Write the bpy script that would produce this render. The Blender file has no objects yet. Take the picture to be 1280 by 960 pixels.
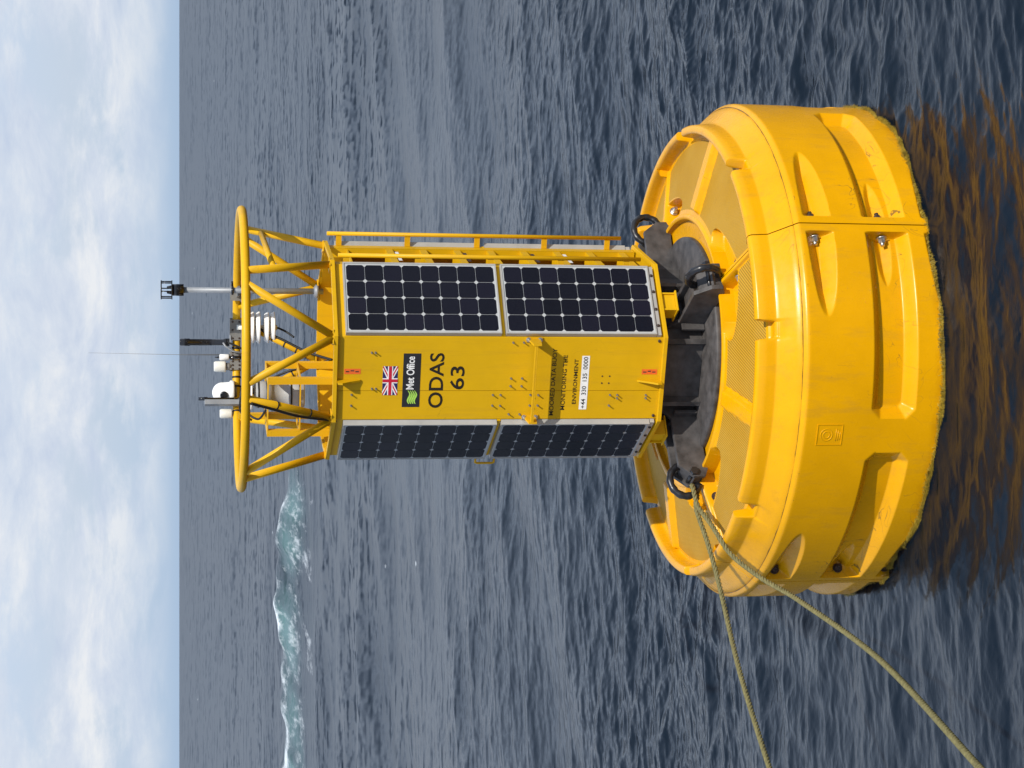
import bpy, bmesh, math, random
import numpy as np
from mathutils import Vector, Matrix
random.seed(7); rng = np.random.default_rng(11)
sc = bpy.context.scene
COL = sc.collection
R_ = math.radians

# ------------------------------------------------------------------ camera
F_PX, CAM_H, CAM_D, CAM_X = 2127.6, 4.87, 12.025, -0.243
PITCH = math.atan(416 / F_PX)
cd = bpy.data.cameras.new('camera'); cam = bpy.data.objects.new('camera', cd); COL.objects.link(cam)
cd.sensor_fit = 'HORIZONTAL'; cd.sensor_width = 36; cd.lens = F_PX / 1280 * 36
cd.clip_start = 0.1; cd.clip_end = 100000
sp, cp = math.sin(PITCH), math.cos(PITCH)
# the photograph is stored lying on its side: picture right = down, picture up = right
cam.matrix_world = Matrix(((0, 1, 0, CAM_X), (-sp, 0, -cp, -CAM_D), (-cp, 0, sp, CAM_H), (0, 0, 0, 1)))
sc.camera = cam

# ------------------------------------------------------------------ light
SUN_AZ, SUN_EL = R_(30), R_(46)
to_sun = Vector((math.sin(SUN_AZ) * math.cos(SUN_EL), -math.cos(SUN_AZ) * math.cos(SUN_EL), math.sin(SUN_EL)))
sd = bpy.data.lights.new('sun', 'SUN'); sun = bpy.data.objects.new('sun', sd); COL.objects.link(sun)
sd.energy = 4.5; sd.angle = R_(0.55); sd.color = (1, 0.955, 0.88)
sun.rotation_euler = to_sun.to_track_quat('Z', 'Y').to_euler()
sun.location = (6, -10, 14)

W = bpy.data.worlds.new('World'); sc.world = W; W.use_nodes = True
nt = W.node_tree; nt.nodes.clear()
def N(t, typ, **kw):
    n = t.nodes.new(typ)
    for k, v in kw.items(): setattr(n, k, v)
    return n
def L(t, a, b): t.links.new(a, b)
def MATH(t, op, a, b=None, c=None, clamp=False):
    n = t.nodes.new('ShaderNodeMath'); n.operation = op; n.use_clamp = clamp
    for i, v in enumerate((a, b, c)):
        if v is None: continue
        if isinstance(v, (int, float)): n.inputs[i].default_value = v
        else: t.links.new(v, n.inputs[i])
    return n.outputs[0]
def RAMP(t, fac, stops, interp='LINEAR'):
    n = t.nodes.new('ShaderNodeValToRGB'); n.color_ramp.interpolation = interp
    el = n.color_ramp.elements
    while len(el) < len(stops): el.new(0.5)
    for e, (p, c) in zip(el, stops):
        e.position = p; e.color = c if len(c) == 4 else (*c, 1)
    t.links.new(fac, n.inputs[0]); return n.outputs[0]
def MIX(t, fac, a, b, mode='MIX'):
    n = t.nodes.new('ShaderNodeMix'); n.data_type = 'RGBA'; n.blend_type = mode
    for s, v in ((n.inputs[0], fac), (n.inputs[6], a), (n.inputs[7], b)):
        if isinstance(v, (int, float)): s.default_value = v
        elif isinstance(v, tuple): s.default_value = (*v, 1) if len(v) == 3 else v
        else: t.links.new(v, s)
    return n.outputs[2]
def NOISE(t, vec, scale, detail=5, rough=0.55, dist=0.0):
    n = t.nodes.new('ShaderNodeTexNoise'); n.inputs['Scale'].default_value = scale
    n.inputs['Detail'].default_value = detail; n.inputs['Roughness'].default_value = rough
    n.inputs['Distortion'].default_value = dist
    if vec is not None: t.links.new(vec, n.inputs['Vector'])
    return n.outputs['Fac']

SKY_S = 0.1
sky = N(nt, 'ShaderNodeTexSky', sky_type='NISHITA', sun_disc=False)
sky.sun_elevation = SUN_EL; sky.sun_rotation = R_(180) - SUN_AZ
sky.air_density = 1.0; sky.dust_density = 1.2; sky.ozone_density = 1.0
geo = N(nt, 'ShaderNodeNewGeometry')
inc = N(nt, 'ShaderNodeVectorMath', operation='SCALE'); L(nt, geo.outputs['Incoming'], inc.inputs[0]); inc.inputs['Scale'].default_value = -1
sep = N(nt, 'ShaderNodeSeparateXYZ'); L(nt, inc.outputs[0], sep.inputs[0])
zc = MATH(nt, 'MAXIMUM', sep.outputs[2], 0.0)
den = MATH(nt, 'ADD', zc, 0.24)
cmb = N(nt, 'ShaderNodeCombineXYZ')
L(nt, MATH(nt, 'DIVIDE', sep.outputs[0], den), cmb.inputs[0])
L(nt, MATH(nt, 'MULTIPLY', MATH(nt, 'DIVIDE', sep.outputs[1], den), 0.8), cmb.inputs[1])
big = NOISE(nt, cmb.outputs[0], 2.9, 10, 0.62, 0.2)
fine = NOISE(nt, cmb.outputs[0], 6.0, 6, 0.6, 0.2)
shade = NOISE(nt, cmb.outputs[0], 4.2, 10, 0.64, 0.3)
cover = MATH(nt, 'ADD', big, MATH(nt, 'MULTIPLY', MATH(nt, 'SUBTRACT', fine, 0.5), 0.24))
cover = RAMP(nt, cover, [(0.33, (0, 0, 0)), (0.53, (1, 1, 1))], 'EASE')
lift = RAMP(nt, zc, [(0.003, (0.0, 0.0, 0.0)), (0.018, (0.5, 0.5, 0.5)), (0.045, (0.95, 0.95, 0.95)), (0.16, (0.6, 0.6, 0.6)), (0.5, (0.4, 0.4, 0.4))])
cover = MATH(nt, 'MULTIPLY', cover, lift)
cloud = RAMP(nt, shade, [(0.34, (5.6, 6.4, 7.9)), (0.50, (6.9, 7.5, 8.5)), (0.64, (8.5, 8.7, 9.0))])
haze_c = RAMP(nt, zc, [(0.0, (4.2, 5.7, 7.8)), (0.02, (5.0, 6.3, 8.1)), (0.06, (5.8, 6.7, 8.1)), (0.25, (6.2, 8.0, 10.9)), (0.9, (3.4, 5.0, 8.2))])
clear = MIX(nt, 0.88, sky.outputs[0], haze_c)
skyc = MIX(nt, cover, clear, cloud)
bg = N(nt, 'ShaderNodeBackground'); bg.inputs[1].default_value = SKY_S
L(nt, skyc, bg.inputs[0])
wo = N(nt, 'ShaderNodeOutputWorld'); L(nt, bg.outputs[0], wo.inputs[0])

sc.view_settings.view_transform = 'Standard'; sc.view_settings.look = 'None'
sc.view_settings.gamma = 1; sc.view_settings.use_curve_mapping = False
sc.view_settings.exposure = 0.0
sc.render.resolution_x, sc.render.resolution_y = 1024, 768

# ------------------------------------------------------------------ helpers
def tag(o, label=None, cat=None, group=None, kind=None):
    for k, v in (('label', label), ('category', cat), ('group', group), ('kind', kind)):
        if v: o[k] = v
    return o
def link(name, me, mat=None, parent=None):
    o = bpy.data.objects.new(name, me); COL.objects.link(o)
    if mat is not None and len(me.materials) == 0: me.materials.append(mat)
    if parent is not None: o.parent = parent
    return o
class MB:
    """collects shapes of ONE part"""
    def __init__(s): s.v = []; s.f = []; s.sm = []
    def add(s, vs, fs, smooth=False):
        b = len(s.v); s.v += [tuple(map(float, v)) for v in vs]
        s.f += [tuple(i + b for i in f) for f in fs]; s.sm += [smooth] * len(fs); return s
    def box8(s, p):   # p: 8 points, bottom 4 then top 4
        return s.add(p, [(0, 3, 2, 1), (4, 5, 6, 7), (0, 1, 5, 4), (1, 2, 6, 5), (2, 3, 7, 6), (3, 0, 4, 7)])
    def boxf(s, fr, n0, n1, t0, t1, z0, z1):
        p = [fr(n, t, z) for z in (z0, z1) for n, t in ((n0, t0), (n1, t0), (n1, t1), (n0, t1))]
        return s.box8(p)
    def prism(s, pts, off):  # polygon (list of Vector) extruded by Vector off
        n = len(pts); a = [Vector(p) for p in pts]; b = [p + off for p in a]
        fs = [tuple(range(n - 1, -1, -1)), tuple(range(n, 2 * n))]
        fs += [(i, (i + 1) % n, (i + 1) % n + n, i + n) for i in range(n)]
        return s.add(a + b, fs)
    def tube(s, path, r, seg=12, closed=False, cap=True):
        P = [Vector(p) for p in path]; n = len(P)
        rs = r if isinstance(r, (list, tuple)) else [r] * n
        tang = []
        for i in range(n):
            a = P[i - 1] if (i > 0 or closed) else P[i]; b = P[(i + 1) % n] if (i < n - 1 or closed) else P[i]
            tang.append((b - a).normalized())
        up = Vector((0, 0, 1)) if abs(tang[0].z) < 0.9 else Vector((1, 0, 0))
        x = tang[0].cross(up).normalized(); vs = []
        for i in range(n):
            x = (x - tang[i] * x.dot(tang[i])).normalized(); y = tang[i].cross(x)
            for k in range(seg):
                a = 2 * math.pi * k / seg; vs.append(P[i] + (x * math.cos(a) + y * math.sin(a)) * rs[i])
        fs = []
        m = n if closed else n - 1
        for i in range(m):
            for k in range(seg):
                j = (i + 1) % n; q = (k + 1) % seg
                fs.append((i * seg + k, i * seg + q, j * seg + q, j * seg + k))
        s.add(vs, fs, True)
        if cap and not closed:
            b = len(s.v) - n * seg
            s.f.append(tuple(b + k for k in range(seg - 1, -1, -1))); s.sm.append(False)
            s.f.append(tuple(b + (n - 1) * seg + k for k in range(seg))); s.sm.append(False)
        return s
    def lathe(s, prof, c=(0, 0, 0), seg=24, axis=(0, 0, 1), smooth=True):
        ax = Vector(axis).normalized(); up = Vector((1, 0, 0)) if abs(ax.x) < 0.9 else Vector((0, 1, 0))
        x = ax.cross(up).normalized(); y = ax.cross(x); c = Vector(c); vs = []; fs = []
        for r, z in prof:
            for k in range(seg):
                a = 2 * math.pi * k / seg; vs.append(c + ax * z + (x * math.cos(a) + y * math.sin(a)) * r)
        for i in range(len(prof) - 1):
            for k in range(seg):
                q = (k + 1) % seg; fs.append((i * seg + k, i * seg + q, (i + 1) * seg + q, (i + 1) * seg + k))
        s.add(vs, fs, smooth); b = len(s.v) - len(vs)
        s.f.append(tuple(b + k for k in range(seg - 1, -1, -1))); s.sm.append(False)
        s.f.append(tuple(b + (len(prof) - 1) * seg + k for k in range(seg))); s.sm.append(False)
        return s
    def mesh(s, name, bevel=0):
        me = bpy.data.meshes.new(name); me.from_pydata(s.v, [], s.f)
        me.polygons.foreach_set('use_smooth', s.sm)
        bm = bmesh.new(); bm.from_mesh(me)
        bmesh.ops.recalc_face_normals(bm, faces=bm.faces)
        if bevel:
            bmesh.ops.bevel(bm, geom=[e for e in bm.edges if len(e.link_faces) == 2 and e.calc_face_angle() > 0.6], offset=bevel, segments=2, affect='EDGES', profile=0.6)
        bm.to_mesh(me); bm.free(); me.update(); return me
    def build(s, name, mat, parent=None, bevel=0):
        return link(name, s.mesh(name, bevel), mat, parent)
def frame(az):      # az in degrees from the camera side (-Y) towards +X
    a = R_(az); n = Vector((math.sin(a), -math.cos(a), 0)); t = Vector((math.cos(a), math.sin(a), 0))
    return lambda nn, tt, z: n * nn + t * tt + Vector((0, 0, z))
def pol(az, r, z): return Vector((math.sin(R_(az)) * r, -math.cos(R_(az)) * r, z))
def from_arrays(name, V, Fq, smooth=True):
    me = bpy.data.meshes.new(name); nv, nf = len(V), len(Fq)
    me.vertices.add(nv); me.vertices.foreach_set('co', np.ascontiguousarray(V, np.float32).ravel())
    me.loops.add(nf * 4); me.loops.foreach_set('vertex_index', np.ascontiguousarray(Fq, np.int32).ravel())
    me.polygons.add(nf); me.polygons.foreach_set('loop_start', np.arange(nf, dtype=np.int32) * 4)
    me.polygons.foreach_set('use_smooth', np.full(nf, smooth)); me.update(calc_edges=True); return me

# ------------------------------------------------------------------ materials
MATS = {}
def newmat(name):
    m = bpy.data.materials.new(name); m.use_nodes = True; t = m.node_tree
    b = t.nodes['Principled BSDF']; MATS[name] = m; return m, t, b
def simple(name, col, rough=0.5, metal=0.0, spec=0.5, var=0.12, scale=9.0, bump=0.0, bscale=60):
    m, t, b = newmat(name); tc = N(t, 'ShaderNodeTexCoord')
    n = NOISE(t, tc.outputs['Object'], scale, 6, 0.6)
    lo = tuple(c * (1 - var) for c in col); hi = tuple(min(1, c * (1 + var)) for c in col)
    L(t, RAMP(t, n, [(0.3, lo), (0.7, hi)]), b.inputs['Base Color'])
    L(t, MATH(t, 'ADD', MATH(t, 'MULTIPLY', n, 0.25), rough - 0.12, clamp=True), b.inputs['Roughness'])
    b.inputs['Metallic'].default_value = metal; b.inputs['Specular IOR Level'].default_value = spec
    if bump:
        bp = N(t, 'ShaderNodeBump'); bp.inputs['Strength'].default_value = bump; bp.inputs['Distance'].default_value = 0.002
        L(t, NOISE(t, tc.outputs['Object'], bscale, 3), bp.inputs['Height']); L(t, bp.outputs[0], b.inputs['Normal'])
    return m
def paint(name, col, hull=False, tread=False):
    m, t, b = newmat(name); tc = N(t, 'ShaderNodeTexCoord'); O = tc.outputs['Object']
    big_ = NOISE(t, O, 2.2, 6, 0.6); sm = NOISE(t, O, 14, 7, 0.65); fn = NOISE(t, O, 120, 3, 0.6)
    lo = tuple(c * 0.90 for c in col); hi = tuple(min(1, c * 1.06) for c in col)
    c = RAMP(t, big_, [(0.3, lo), (0.7, hi)])
    # grime and rubbed dark scuffs with a shape of their own
    sx = N(t, 'ShaderNodeSeparateXYZ'); L(t, O, sx.inputs[0])
    mp = N(t, 'ShaderNodeMapping'); L(t, O, mp.inputs[0]); mp.inputs['Scale'].default_value = (3, 3, 0.7) if hull else (6, 6, 0.5)
    st = NOISE(t, mp.outputs[0], 3.0, 8, 0.7)
    gr = MATH(t, 'MULTIPLY', RAMP(t, st, [(0.52, (0, 0, 0)), (0.80, (1, 1, 1))]), 0.42 if hull else 0.32)
    c = MIX(t, gr, c, (0.30, 0.17, 0.03))
    spk = MATH(t, 'MULTIPLY', RAMP(t, sm, [(0.71, (0, 0, 0)), (0.78, (1, 1, 1))]), 0.55 if hull else 0.2)
    c = MIX(t, spk, c, (0.12, 0.08, 0.03))
    n4 = NOISE(t, O, 3.1 if hull else 4.3, 3, 0.45, 1.2); n5 = NOISE(t, O, 1.7, 3, 0.5)
    scr_ = MATH(t, 'MULTIPLY', MATH(t, 'LESS_THAN', MATH(t, 'ABSOLUTE', MATH(t, 'SUBTRACT', n4, 0.5)), 0.0028), RAMP(t, n5, [(0.56, (0, 0, 0)), (0.64, (1, 1, 1))]))
    c = MIX(t, MATH(t, 'MULTIPLY', scr_, 0.75 if hull else 0.3), c, (0.10, 0.06, 0.02))
    hgt = fn
    rough = MATH(t, 'ADD', MATH(t, 'MULTIPLY', sm, 0.30), 0.13 if hull else 0.30)
    if hull:
        # weed stain hugging the waterline
        wl = MATH(t, 'ADD', sx.outputs[2], MATH(t, 'MULTIPLY', MATH(t, 'SUBTRACT', NOISE(t, O, 5.5, 7, 0.7), 0.5), -0.13))
        al = RAMP(t, wl, [(0.0, (1, 1, 1)), (0.016, (0.9, 0.9, 0.9)), (0.045, (0, 0, 0))])
        c = MIX(t, MATH(t, 'MULTIPLY', al, 0.85), c, (0.20, 0.13, 0.012))
        wet = RAMP(t, wl, [(0.03, (1, 1, 1)), (0.10, (0, 0, 0))])
        c = MIX(t, MATH(t, 'MULTIPLY', wet, 0.45), c, (0.34, 0.13, 0.001))
        # grime line in the mould joint under the rim
        rr = N(t, 'ShaderNodeVectorMath', operation='LENGTH'); cx = N(t, 'ShaderNodeCombineXYZ')
        L(t, sx.outputs[0], cx.inputs[0]); L(t, sx.outputs[1], cx.inputs[1]); L(t, cx.outputs[0], rr.inputs[0])
        d = MATH(t, 'ABSOLUTE', MATH(t, 'SUBTRACT', rr.outputs['Value'], 1.772))
        ln = MATH(t, 'LESS_THAN', d, MATH(t, 'MULTIPLY', RAMP(t, NOISE(t, O, 4, 5, 0.6), [(0.30, (0.25, 0.25, 0.25)), (0.62, (1, 1, 1))]), 0.0035))
        up = MATH(t, 'GREATER_THAN', sx.outputs[2], 0.972)
        c = MIX(t, MATH(t, 'MULTIPLY', MATH(t, 'MULTIPLY', ln, up), 0.85), c, (0.06, 0.035, 0.012))
        # scraped rim
        d2 = MATH(t, 'ABSOLUTE', MATH(t, 'SUBTRACT', sx.outputs[2], 0.945))
        sc2 = MATH(t, 'LESS_THAN', d2, MATH(t, 'MULTIPLY', RAMP(t, NOISE(t, O, 17, 5, 0.7), [(0.60, (0, 0, 0)), (0.8, (1, 1, 1))]), 0.012))
        c = MIX(t, MATH(t, 'MULTIPLY', sc2, 0.6), c, (0.10, 0.055, 0.015))
    if tread:
        mp2 = N(t, 'ShaderNodeMapping'); L(t, O, mp2.inputs[0]); mp2.inputs['Rotation'].default_value = (0, 0, R_(20))
        w1 = N(t, 'ShaderNodeTexWave', wave_type='BANDS', bands_direction='DIAGONAL'); w1.inputs['Scale'].default_value = 27; w1.inputs['Distortion'].default_value = 0.4
        L(t, mp2.outputs[0], w1.inputs[0])
        w2 = N(t, 'ShaderNodeTexWave', wave_type='BANDS', bands_direction='X'); w2.inputs['Scale'].default_value = 34; L(t, mp2.outputs[0], w2.inputs[0])
        wv = MATH(t, 'MULTIPLY', w1.outputs['Fac'], MATH(t, 'ADD', MATH(t, 'MULTIPLY', w2.outputs['Fac'], 0.5), 0.5))
        c = MIX(t, RAMP(t, wv, [(0.15, (1, 1, 1)), (0.6, (0, 0, 0))]), c, (0.33, 0.17, 0.012))
        c = MIX(t, MATH(t, 'MULTIPLY', RAMP(t, big_, [(0.4, (0, 0, 0)), (0.7, (1, 1, 1))]), 0.3), c, (0.46, 0.31, 0.07))
        hgt = wv; rough = MATH(t, 'ADD', MATH(t, 'MULTIPLY', sm, 0.2), 0.55)
    L(t, c, b.inputs['Base Color']); L(t, rough, b.inputs['Roughness'])
    bp = N(t, 'ShaderNodeBump'); bp.inputs['Strength'].default_value = 0.7 if tread else 0.12; bp.inputs['Distance'].default_value = 0.006 if tread else 0.002
    L(t, hgt, bp.inputs['Height']); L(t, bp.outputs[0], b.inputs['Normal'])
    b.inputs['Specular IOR Level'].default_value = 0.24 if hull else 0.25
    return m
HULL_C = (0.715, 0.338, 0.0006)
m_hull = paint('hull_yellow', HULL_C, hull=True)
m_tread = paint('tread_yellow', (0.60, 0.32, 0.012), tread=True)
m_tower = paint('tower_yellow', (0.635, 0.362, 0.003))
m_tube = paint('tube_yellow', (0.68, 0.375, 0.006))
m_black = simple('black_steel', (0.060, 0.055, 0.053), 0.55, 0, 0.4, 0.5, 11, 0.25)
m_rubber = simple('shackle_black', (0.012, 0.012, 0.014), 0.32, 0, 0.5, 0.3)
m_cell = simple('solar_cell', (0.008, 0.008, 0.017), 0.16, 0, 0.55, 0.3, 4)
_t = m_cell.node_tree; _oi = N(_t, 'ShaderNodeObjectInfo'); _b = _t.nodes['Principled BSDF']
L(_t, RAMP(_t, _oi.outputs['Random'], [(0.0, (0.004, 0.004, 0.008)), (0.5, (0.006, 0.006, 0.012)), (1.0, (0.009, 0.008, 0.017))]), _b.inputs['Base Color'])
m_sheet = simple('white_backsheet', (0.44, 0.45, 0.45), 0.45, 0, 0.5, 0.05)
m_alu = simple('aluminium_frame', (0.44, 0.43, 0.40), 0.42, 0.25, 0.5, 0.08)
m_steel = simple('stainless', (0.55, 0.54, 0.52), 0.35, 0.9, 0.5, 0.2, 30)
m_galv = simple('galvanised', (0.27, 0.28, 0.29), 0.5, 0.3, 0.5, 0.12, 20)
m_plate = simple('grey_plate', (0.20, 0.19, 0.17), 0.55, 0.3, 0.5, 0.15)
m_white = simple('white_plastic', (0.80, 0.79, 0.76), 0.4, 0, 0.5, 0.05)
m_cream = simple('cream_plastic', (0.70, 0.68, 0.60), 0.4, 0, 0.5, 0.05)
m_ink = simple('black_ink', (0.018, 0.013, 0.008), 0.5, 0, 0.3, 0.2)
m_logo = simple('logo_plate_dark', (0.018, 0.018, 0.021), 0.45, 0, 0.4, 0.1)
m_green = simple('logo_green', (0.36, 0.62, 0.09), 0.5, 0, 0.4, 0.05)
m_red = simple('flag_red', (0.50, 0.012, 0.035), 0.5, 0, 0.4, 0.05)
m_blue = simple('flag_blue', (0.018, 0.018, 0.11), 0.5, 0, 0.4, 0.05)
m_orange = simple('orange_sticker', (0.72, 0.13, 0.02), 0.5, 0, 0.4, 0.12, 60)
m_glass = simple('dark_glass', (0.01, 0.01, 0.012), 0.1, 0, 0.6, 0.1)
m_cable = simple('black_cable', (0.012, 0.012, 0.012), 0.5, 0, 0.4, 0.1)
m_rope = simple('olive_rope', (0.17, 0.15, 0.065), 0.85, 0, 0.2, 0.35, 45, 0.6, 220)
m_rust = simple('rusty_bolt', (0.075, 0.05, 0.04), 0.6, 0.5, 0.4, 0.5, 40)
m_greyin = simple('grey_box', (0.34, 0.34, 0.33), 0.6, 0, 0.4, 0.1)
m_weed = simple('weed_olive', (0.31, 0.21, 0.016), 0.6, 0, 0.4, 0.5, 14)

# ------------------------------------------------------------------ the sea
WX, WY = CAM_X, -CAM_D
v_rows = np.concatenate([np.arange(1310, 1000, -1.1), np.arange(1000, 402, -1.15), np.arange(402, 330, -0.5), np.arange(330, 225.2, -0.8)])
ang = np.arctan((v_rows - 640) / F_PX) + PITCH
d_rows = CAM_H / np.tan(ang)
d_rows = np.concatenate([[0.3, 1, 2, 3, 4, 5, 6, 7, 7.8], d_rows[d_rows > 8.2], [14000, 25000, 60000]])
core = np.arange(-0.262, 0.262, 0.00066)
side = 0.262 + np.cumsum(np.concatenate([np.full(60, 0.003), np.linspace(0.004, 0.12, 43)]))
side = side[side < math.pi - 0.02]
az_c = np.concatenate([-side[::-1], core, side, [side[-1]]])
az_c[-1] = 2 * math.pi - side[-1]
az_c = np.unique(az_c)
DD, AA = np.meshgrid(d_rows, az_c, indexing='ij')
X = (WX + DD * np.sin(AA)).astype(np.float32); Y = (WY + DD * np.cos(AA)).astype(np.float32)
X0, Y0 = X.copy(), Y.copy()
H = np.zeros_like(X); SX = np.zeros_like(X); SY = np.zeros_like(X)
DX = np.zeros_like(X); DY = np.zeros_like(X)
rb = np.sqrt(X * X + Y * Y)                       # distance to the buoy
calm = 1 - 0.72 * np.exp(-(np.maximum(rb - 1.8, 0) / 3.2) ** 2)
gust = np.zeros_like(X)
for _ in range(10):
    lam = rng.uniform(7, 45); th = rng.uniform(0, 2 * math.pi); k = 2 * math.pi / lam
    gust += np.sin(k * (X * math.cos(th) * 0.5 + Y * math.sin(th)) + rng.uniform(0, 6.28))
gust = np.clip(1.0 + 0.19 * gust, 0.4, 1.6).astype(np.float32)
spacing = (DD * DD / (CAM_H * F_PX)).astype(np.float32)
VAR = np.zeros_like(X)                            # slope variance too fine for the sheet -> roughness
PX_, PY_ = X0.copy(), Y0.copy()
octs = [(32, 16, 0.020, 5), (16, 8, 0.034, 7), (8, 4, 0.042, 9), (4, 2, 0.047, 11), (2, 1, 0.060, 14), (1, 0.5, 0.088, 17), (0.5, 0.25, 0.112, 22), (0.25, 0.13, 0.110, 24), (0.13, 0.075, 0.085, 22)]
for l1, l0, s_rms, n in octs:
    sharp = 1.3 if l1 <= 8 else 0.5
    u_ = np.linspace(0, 2 * math.pi, 400, endpoint=False)
    dn = np.std(np.cos(u_) * np.exp(sharp * (np.sin(u_) - 1))); mean_ = np.mean(np.exp(sharp * (np.sin(u_) - 1)))
    ka = s_rms / math.sqrt(n) / dn
    for _ in range(n):
        lam = math.exp(rng.uniform(math.log(l0), math.log(l1))); k = 2 * math.pi / lam
        if 1.5 < l1 <= 8 and rng.random() < 0.35: th = R_(-90 - 20 + 62 + rng.normal(0, 16))
        else: th = R_(-90 + 6 + rng.normal(0, 20 + 8 * (l1 <= 2)))
        dx, dy = math.cos(th), math.sin(th); a = ka / k / sharp
        ph = ((k * dx) * PX_ + (k * dy) * PY_ + rng.uniform(0, 6.28)).astype(np.float32)
        amp = calm if l1 > 2 else (gust * (0.55 + 0.45 * calm))
        e = np.exp(sharp * (np.sin(ph) - 1)); g = np.cos(ph) * e * amp
        w = np.clip(lam / (2.2 * spacing) - 0.4, 0, 1)
        H += a * (e - mean_) * amp * np.clip(lam / (7 * np.maximum(spacing, 0.00066 * DD)) - 0.6, 0, 1)
        ws_ = np.maximum(w, 0.85 * np.clip(lam / (7 * 0.00066 * DD) - 0.35, 0, 1)).astype(np.float32)
        SX += ka * dx * g * ws_; SY += ka * dy * g * ws_
        VAR += (ka * dn) ** 2 * (1 - ws_ ** 2) * (1.0 if l1 > 0.2 else 0.25)
        if l1 > 0.3:                              # short waves get bunched on the crests of longer ones
            wf = 0.012 if l1 > 2 else 0.016
            PX_ -= dx * g * lam * wf; PY_ -= dy * g * lam * wf
m0 = (rb > 1.7) & (rb < 2.1)
H -= (float(H[m0].mean()) - 0.004) * np.exp(-(np.maximum(rb - 2, 0) / 3.0) ** 2)
# rings running out from the hull
for lam, a0, dec in ((0.34, 0.0085, 2.4), (0.21, 0.004, 1.6), (0.62, 0.010, 3.0)):
    k = 2 * math.pi / lam; e = a0 * np.exp(-np.maximum(rb - 1.75, 0) / dec) * (0.6 + 0.4 * np.sin(3.0 * np.arctan2(Y, X) + lam * 20)); e = np.where(rb < 14, e, 0)
    ph = k * rb + 1.3 * np.sin(2.2 * X0 + 0.7 * Y0) + 0.8 * np.sin(1.7 * Y0 - 1.1 * X0)
    H += e * np.cos(ph); SX -= e * k * np.sin(ph) * X / np.maximum(rb, .5); SY -= e * k * np.sin(ph) * Y / np.maximum(rb, .5)
# the breaking crest far off to the left
def crest_y(x): return 62.5 + 1.0 * np.sin(x * 0.55 + 1) + 0.35 * np.sin(x * 1.3) + 0.22 * np.sin(x * 3.1 + 2) + 0.14 * np.sin(x * 7.3) - 0.020 * (x + 8) ** 2 * 0.35
bx_env = np.clip((-2.6 - X0) / 3.5, 0, 1) * np.clip((X0 + 34) / 8, 0, 1)
bq = Y0 - crest_y(X0)
brk = (0.52 + 0.14 * np.sin(X0 * 0.62 + 0.5) + 0.09 * np.sin(X0 * 1.7) + 0.05 * np.sin(X0 * 4.3)) * bx_env * np.where(bq < 0, np.exp(-(bq / 2.6) ** 2), np.exp(-(bq / 4.2) ** 2))
H += brk
SY += brk * np.where(bq < 0, -2 * bq / 2.6 ** 2, -2 * bq / 4.2 ** 2)
def vnoise(x, y, seed, n=26, l0=0.5, l1=6):
    r = np.random.default_rng(seed); o = np.zeros_like(x)
    for _ in range(n):
        lam = math.exp(r.uniform(math.log(l0), math.log(l1))); th = r.uniform(0, 6.28); k = 6.283 / lam
        o += np.sin(k * (x * math.cos(th) + y * math.sin(th)) + r.uniform(0, 6.28))
    return o / math.sqrt(n / 2)
near_b = (np.abs(bq) < 16) & (X0 > -40) & (X0 < 0)
foam = np.zeros_like(X); teal = np.zeros_like(X)
xb, yb, qb, eb = X0[near_b], Y0[near_b], bq[near_b], bx_env[near_b]
n1 = vnoise(xb, yb * 0.5, 3, 30, 0.35, 2.5); n2 = vnoise(xb, yb * 0.35, 5, 26, 1.2, 9)
foam[near_b] = np.clip(np.exp(-((qb + 0.3) / 0.95) ** 2) * np.clip(0.50 + 0.26 * n2, 0.12, 0.85) + 0.38 * np.exp(-((qb + 3.8) / 3.6) ** 2) + 0.30 * np.exp(-((qb + 9) / 5.0) ** 2) * np.clip(n2, 0, 1) * np.clip(0.8 + 0.35 * n2, 0, 1.3), 0, 1) * np.clip(eb * 2.2, 0, 1)
teal[near_b] = np.exp(-((qb + 2.4) / 2.2) ** 2) * np.clip(eb * 1.6, 0, 1) * np.clip(0.62 + 0.3 * n2, 0, 1)
# a few little whitecaps scattered over the far water
fl = np.zeros_like(X)
for _ in range(24):
    dd = math.exp(rng.uniform(math.log(30), math.log(900))); aa = rng.uniform(-0.25, 0.25)
    cx_, cy_ = WX + dd * math.sin(aa), WY + dd * math.cos(aa); sx_ = 0.07 + dd * 0.0006; sy_ = 0.10 + dd * dd / 24000
    mk = (np.abs(X0 - cx_) < 4 * sx_) & (np.abs(Y0 - cy_) < 4 * sy_)
    fl[mk] += np.exp(-((X0[mk] - cx_) / sx_) ** 2 - ((Y0[mk] - cy_) / sy_) ** 2) * rng.uniform(0.4, 1)
foam = np.clip(foam + fl, 0, 1)
# water height round the hull, by azimuth in degrees
mh = (rb > 1.78) & (rb < 1.90); azh = np.degrees(np.arctan2(X[mh], -Y[mh])); hh_ = H[mh]
AZB = np.arange(-180, 181, 4.0); WZ = np.array([hh_[np.abs(azh - q) < 4].mean() if (np.abs(azh - q) < 4).any() else 0.0 for q in AZB])
nr, ncl = X.shape
V = np.stack([X, Y, H], -1).reshape(-1, 3)
idx = np.arange(nr * ncl, dtype=np.int32).reshape(nr, ncl)
Fq = np.stack([idx[:-1, :-1], idx[:-1, 1:], idx[1:, 1:], idx[1:, :-1]], -1).reshape(-1, 4)
V = np.concatenate([V, [[WX, WY, 0]]])
me = from_arrays('sea', V, Fq[:, ::-1])
def vattr(me, name, arr, typ='FLOAT'):
    at = me.attributes.new(name, typ, 'POINT'); at.data.foreach_set('value' if typ == 'FLOAT' else 'vector', np.ascontiguousarray(arr, np.float32).ravel())
nrm = np.stack([-SX, -SY, np.ones_like(SX)], -1).reshape(-1, 3)
nrm /= np.linalg.norm(nrm, axis=1, keepdims=True)
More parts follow.
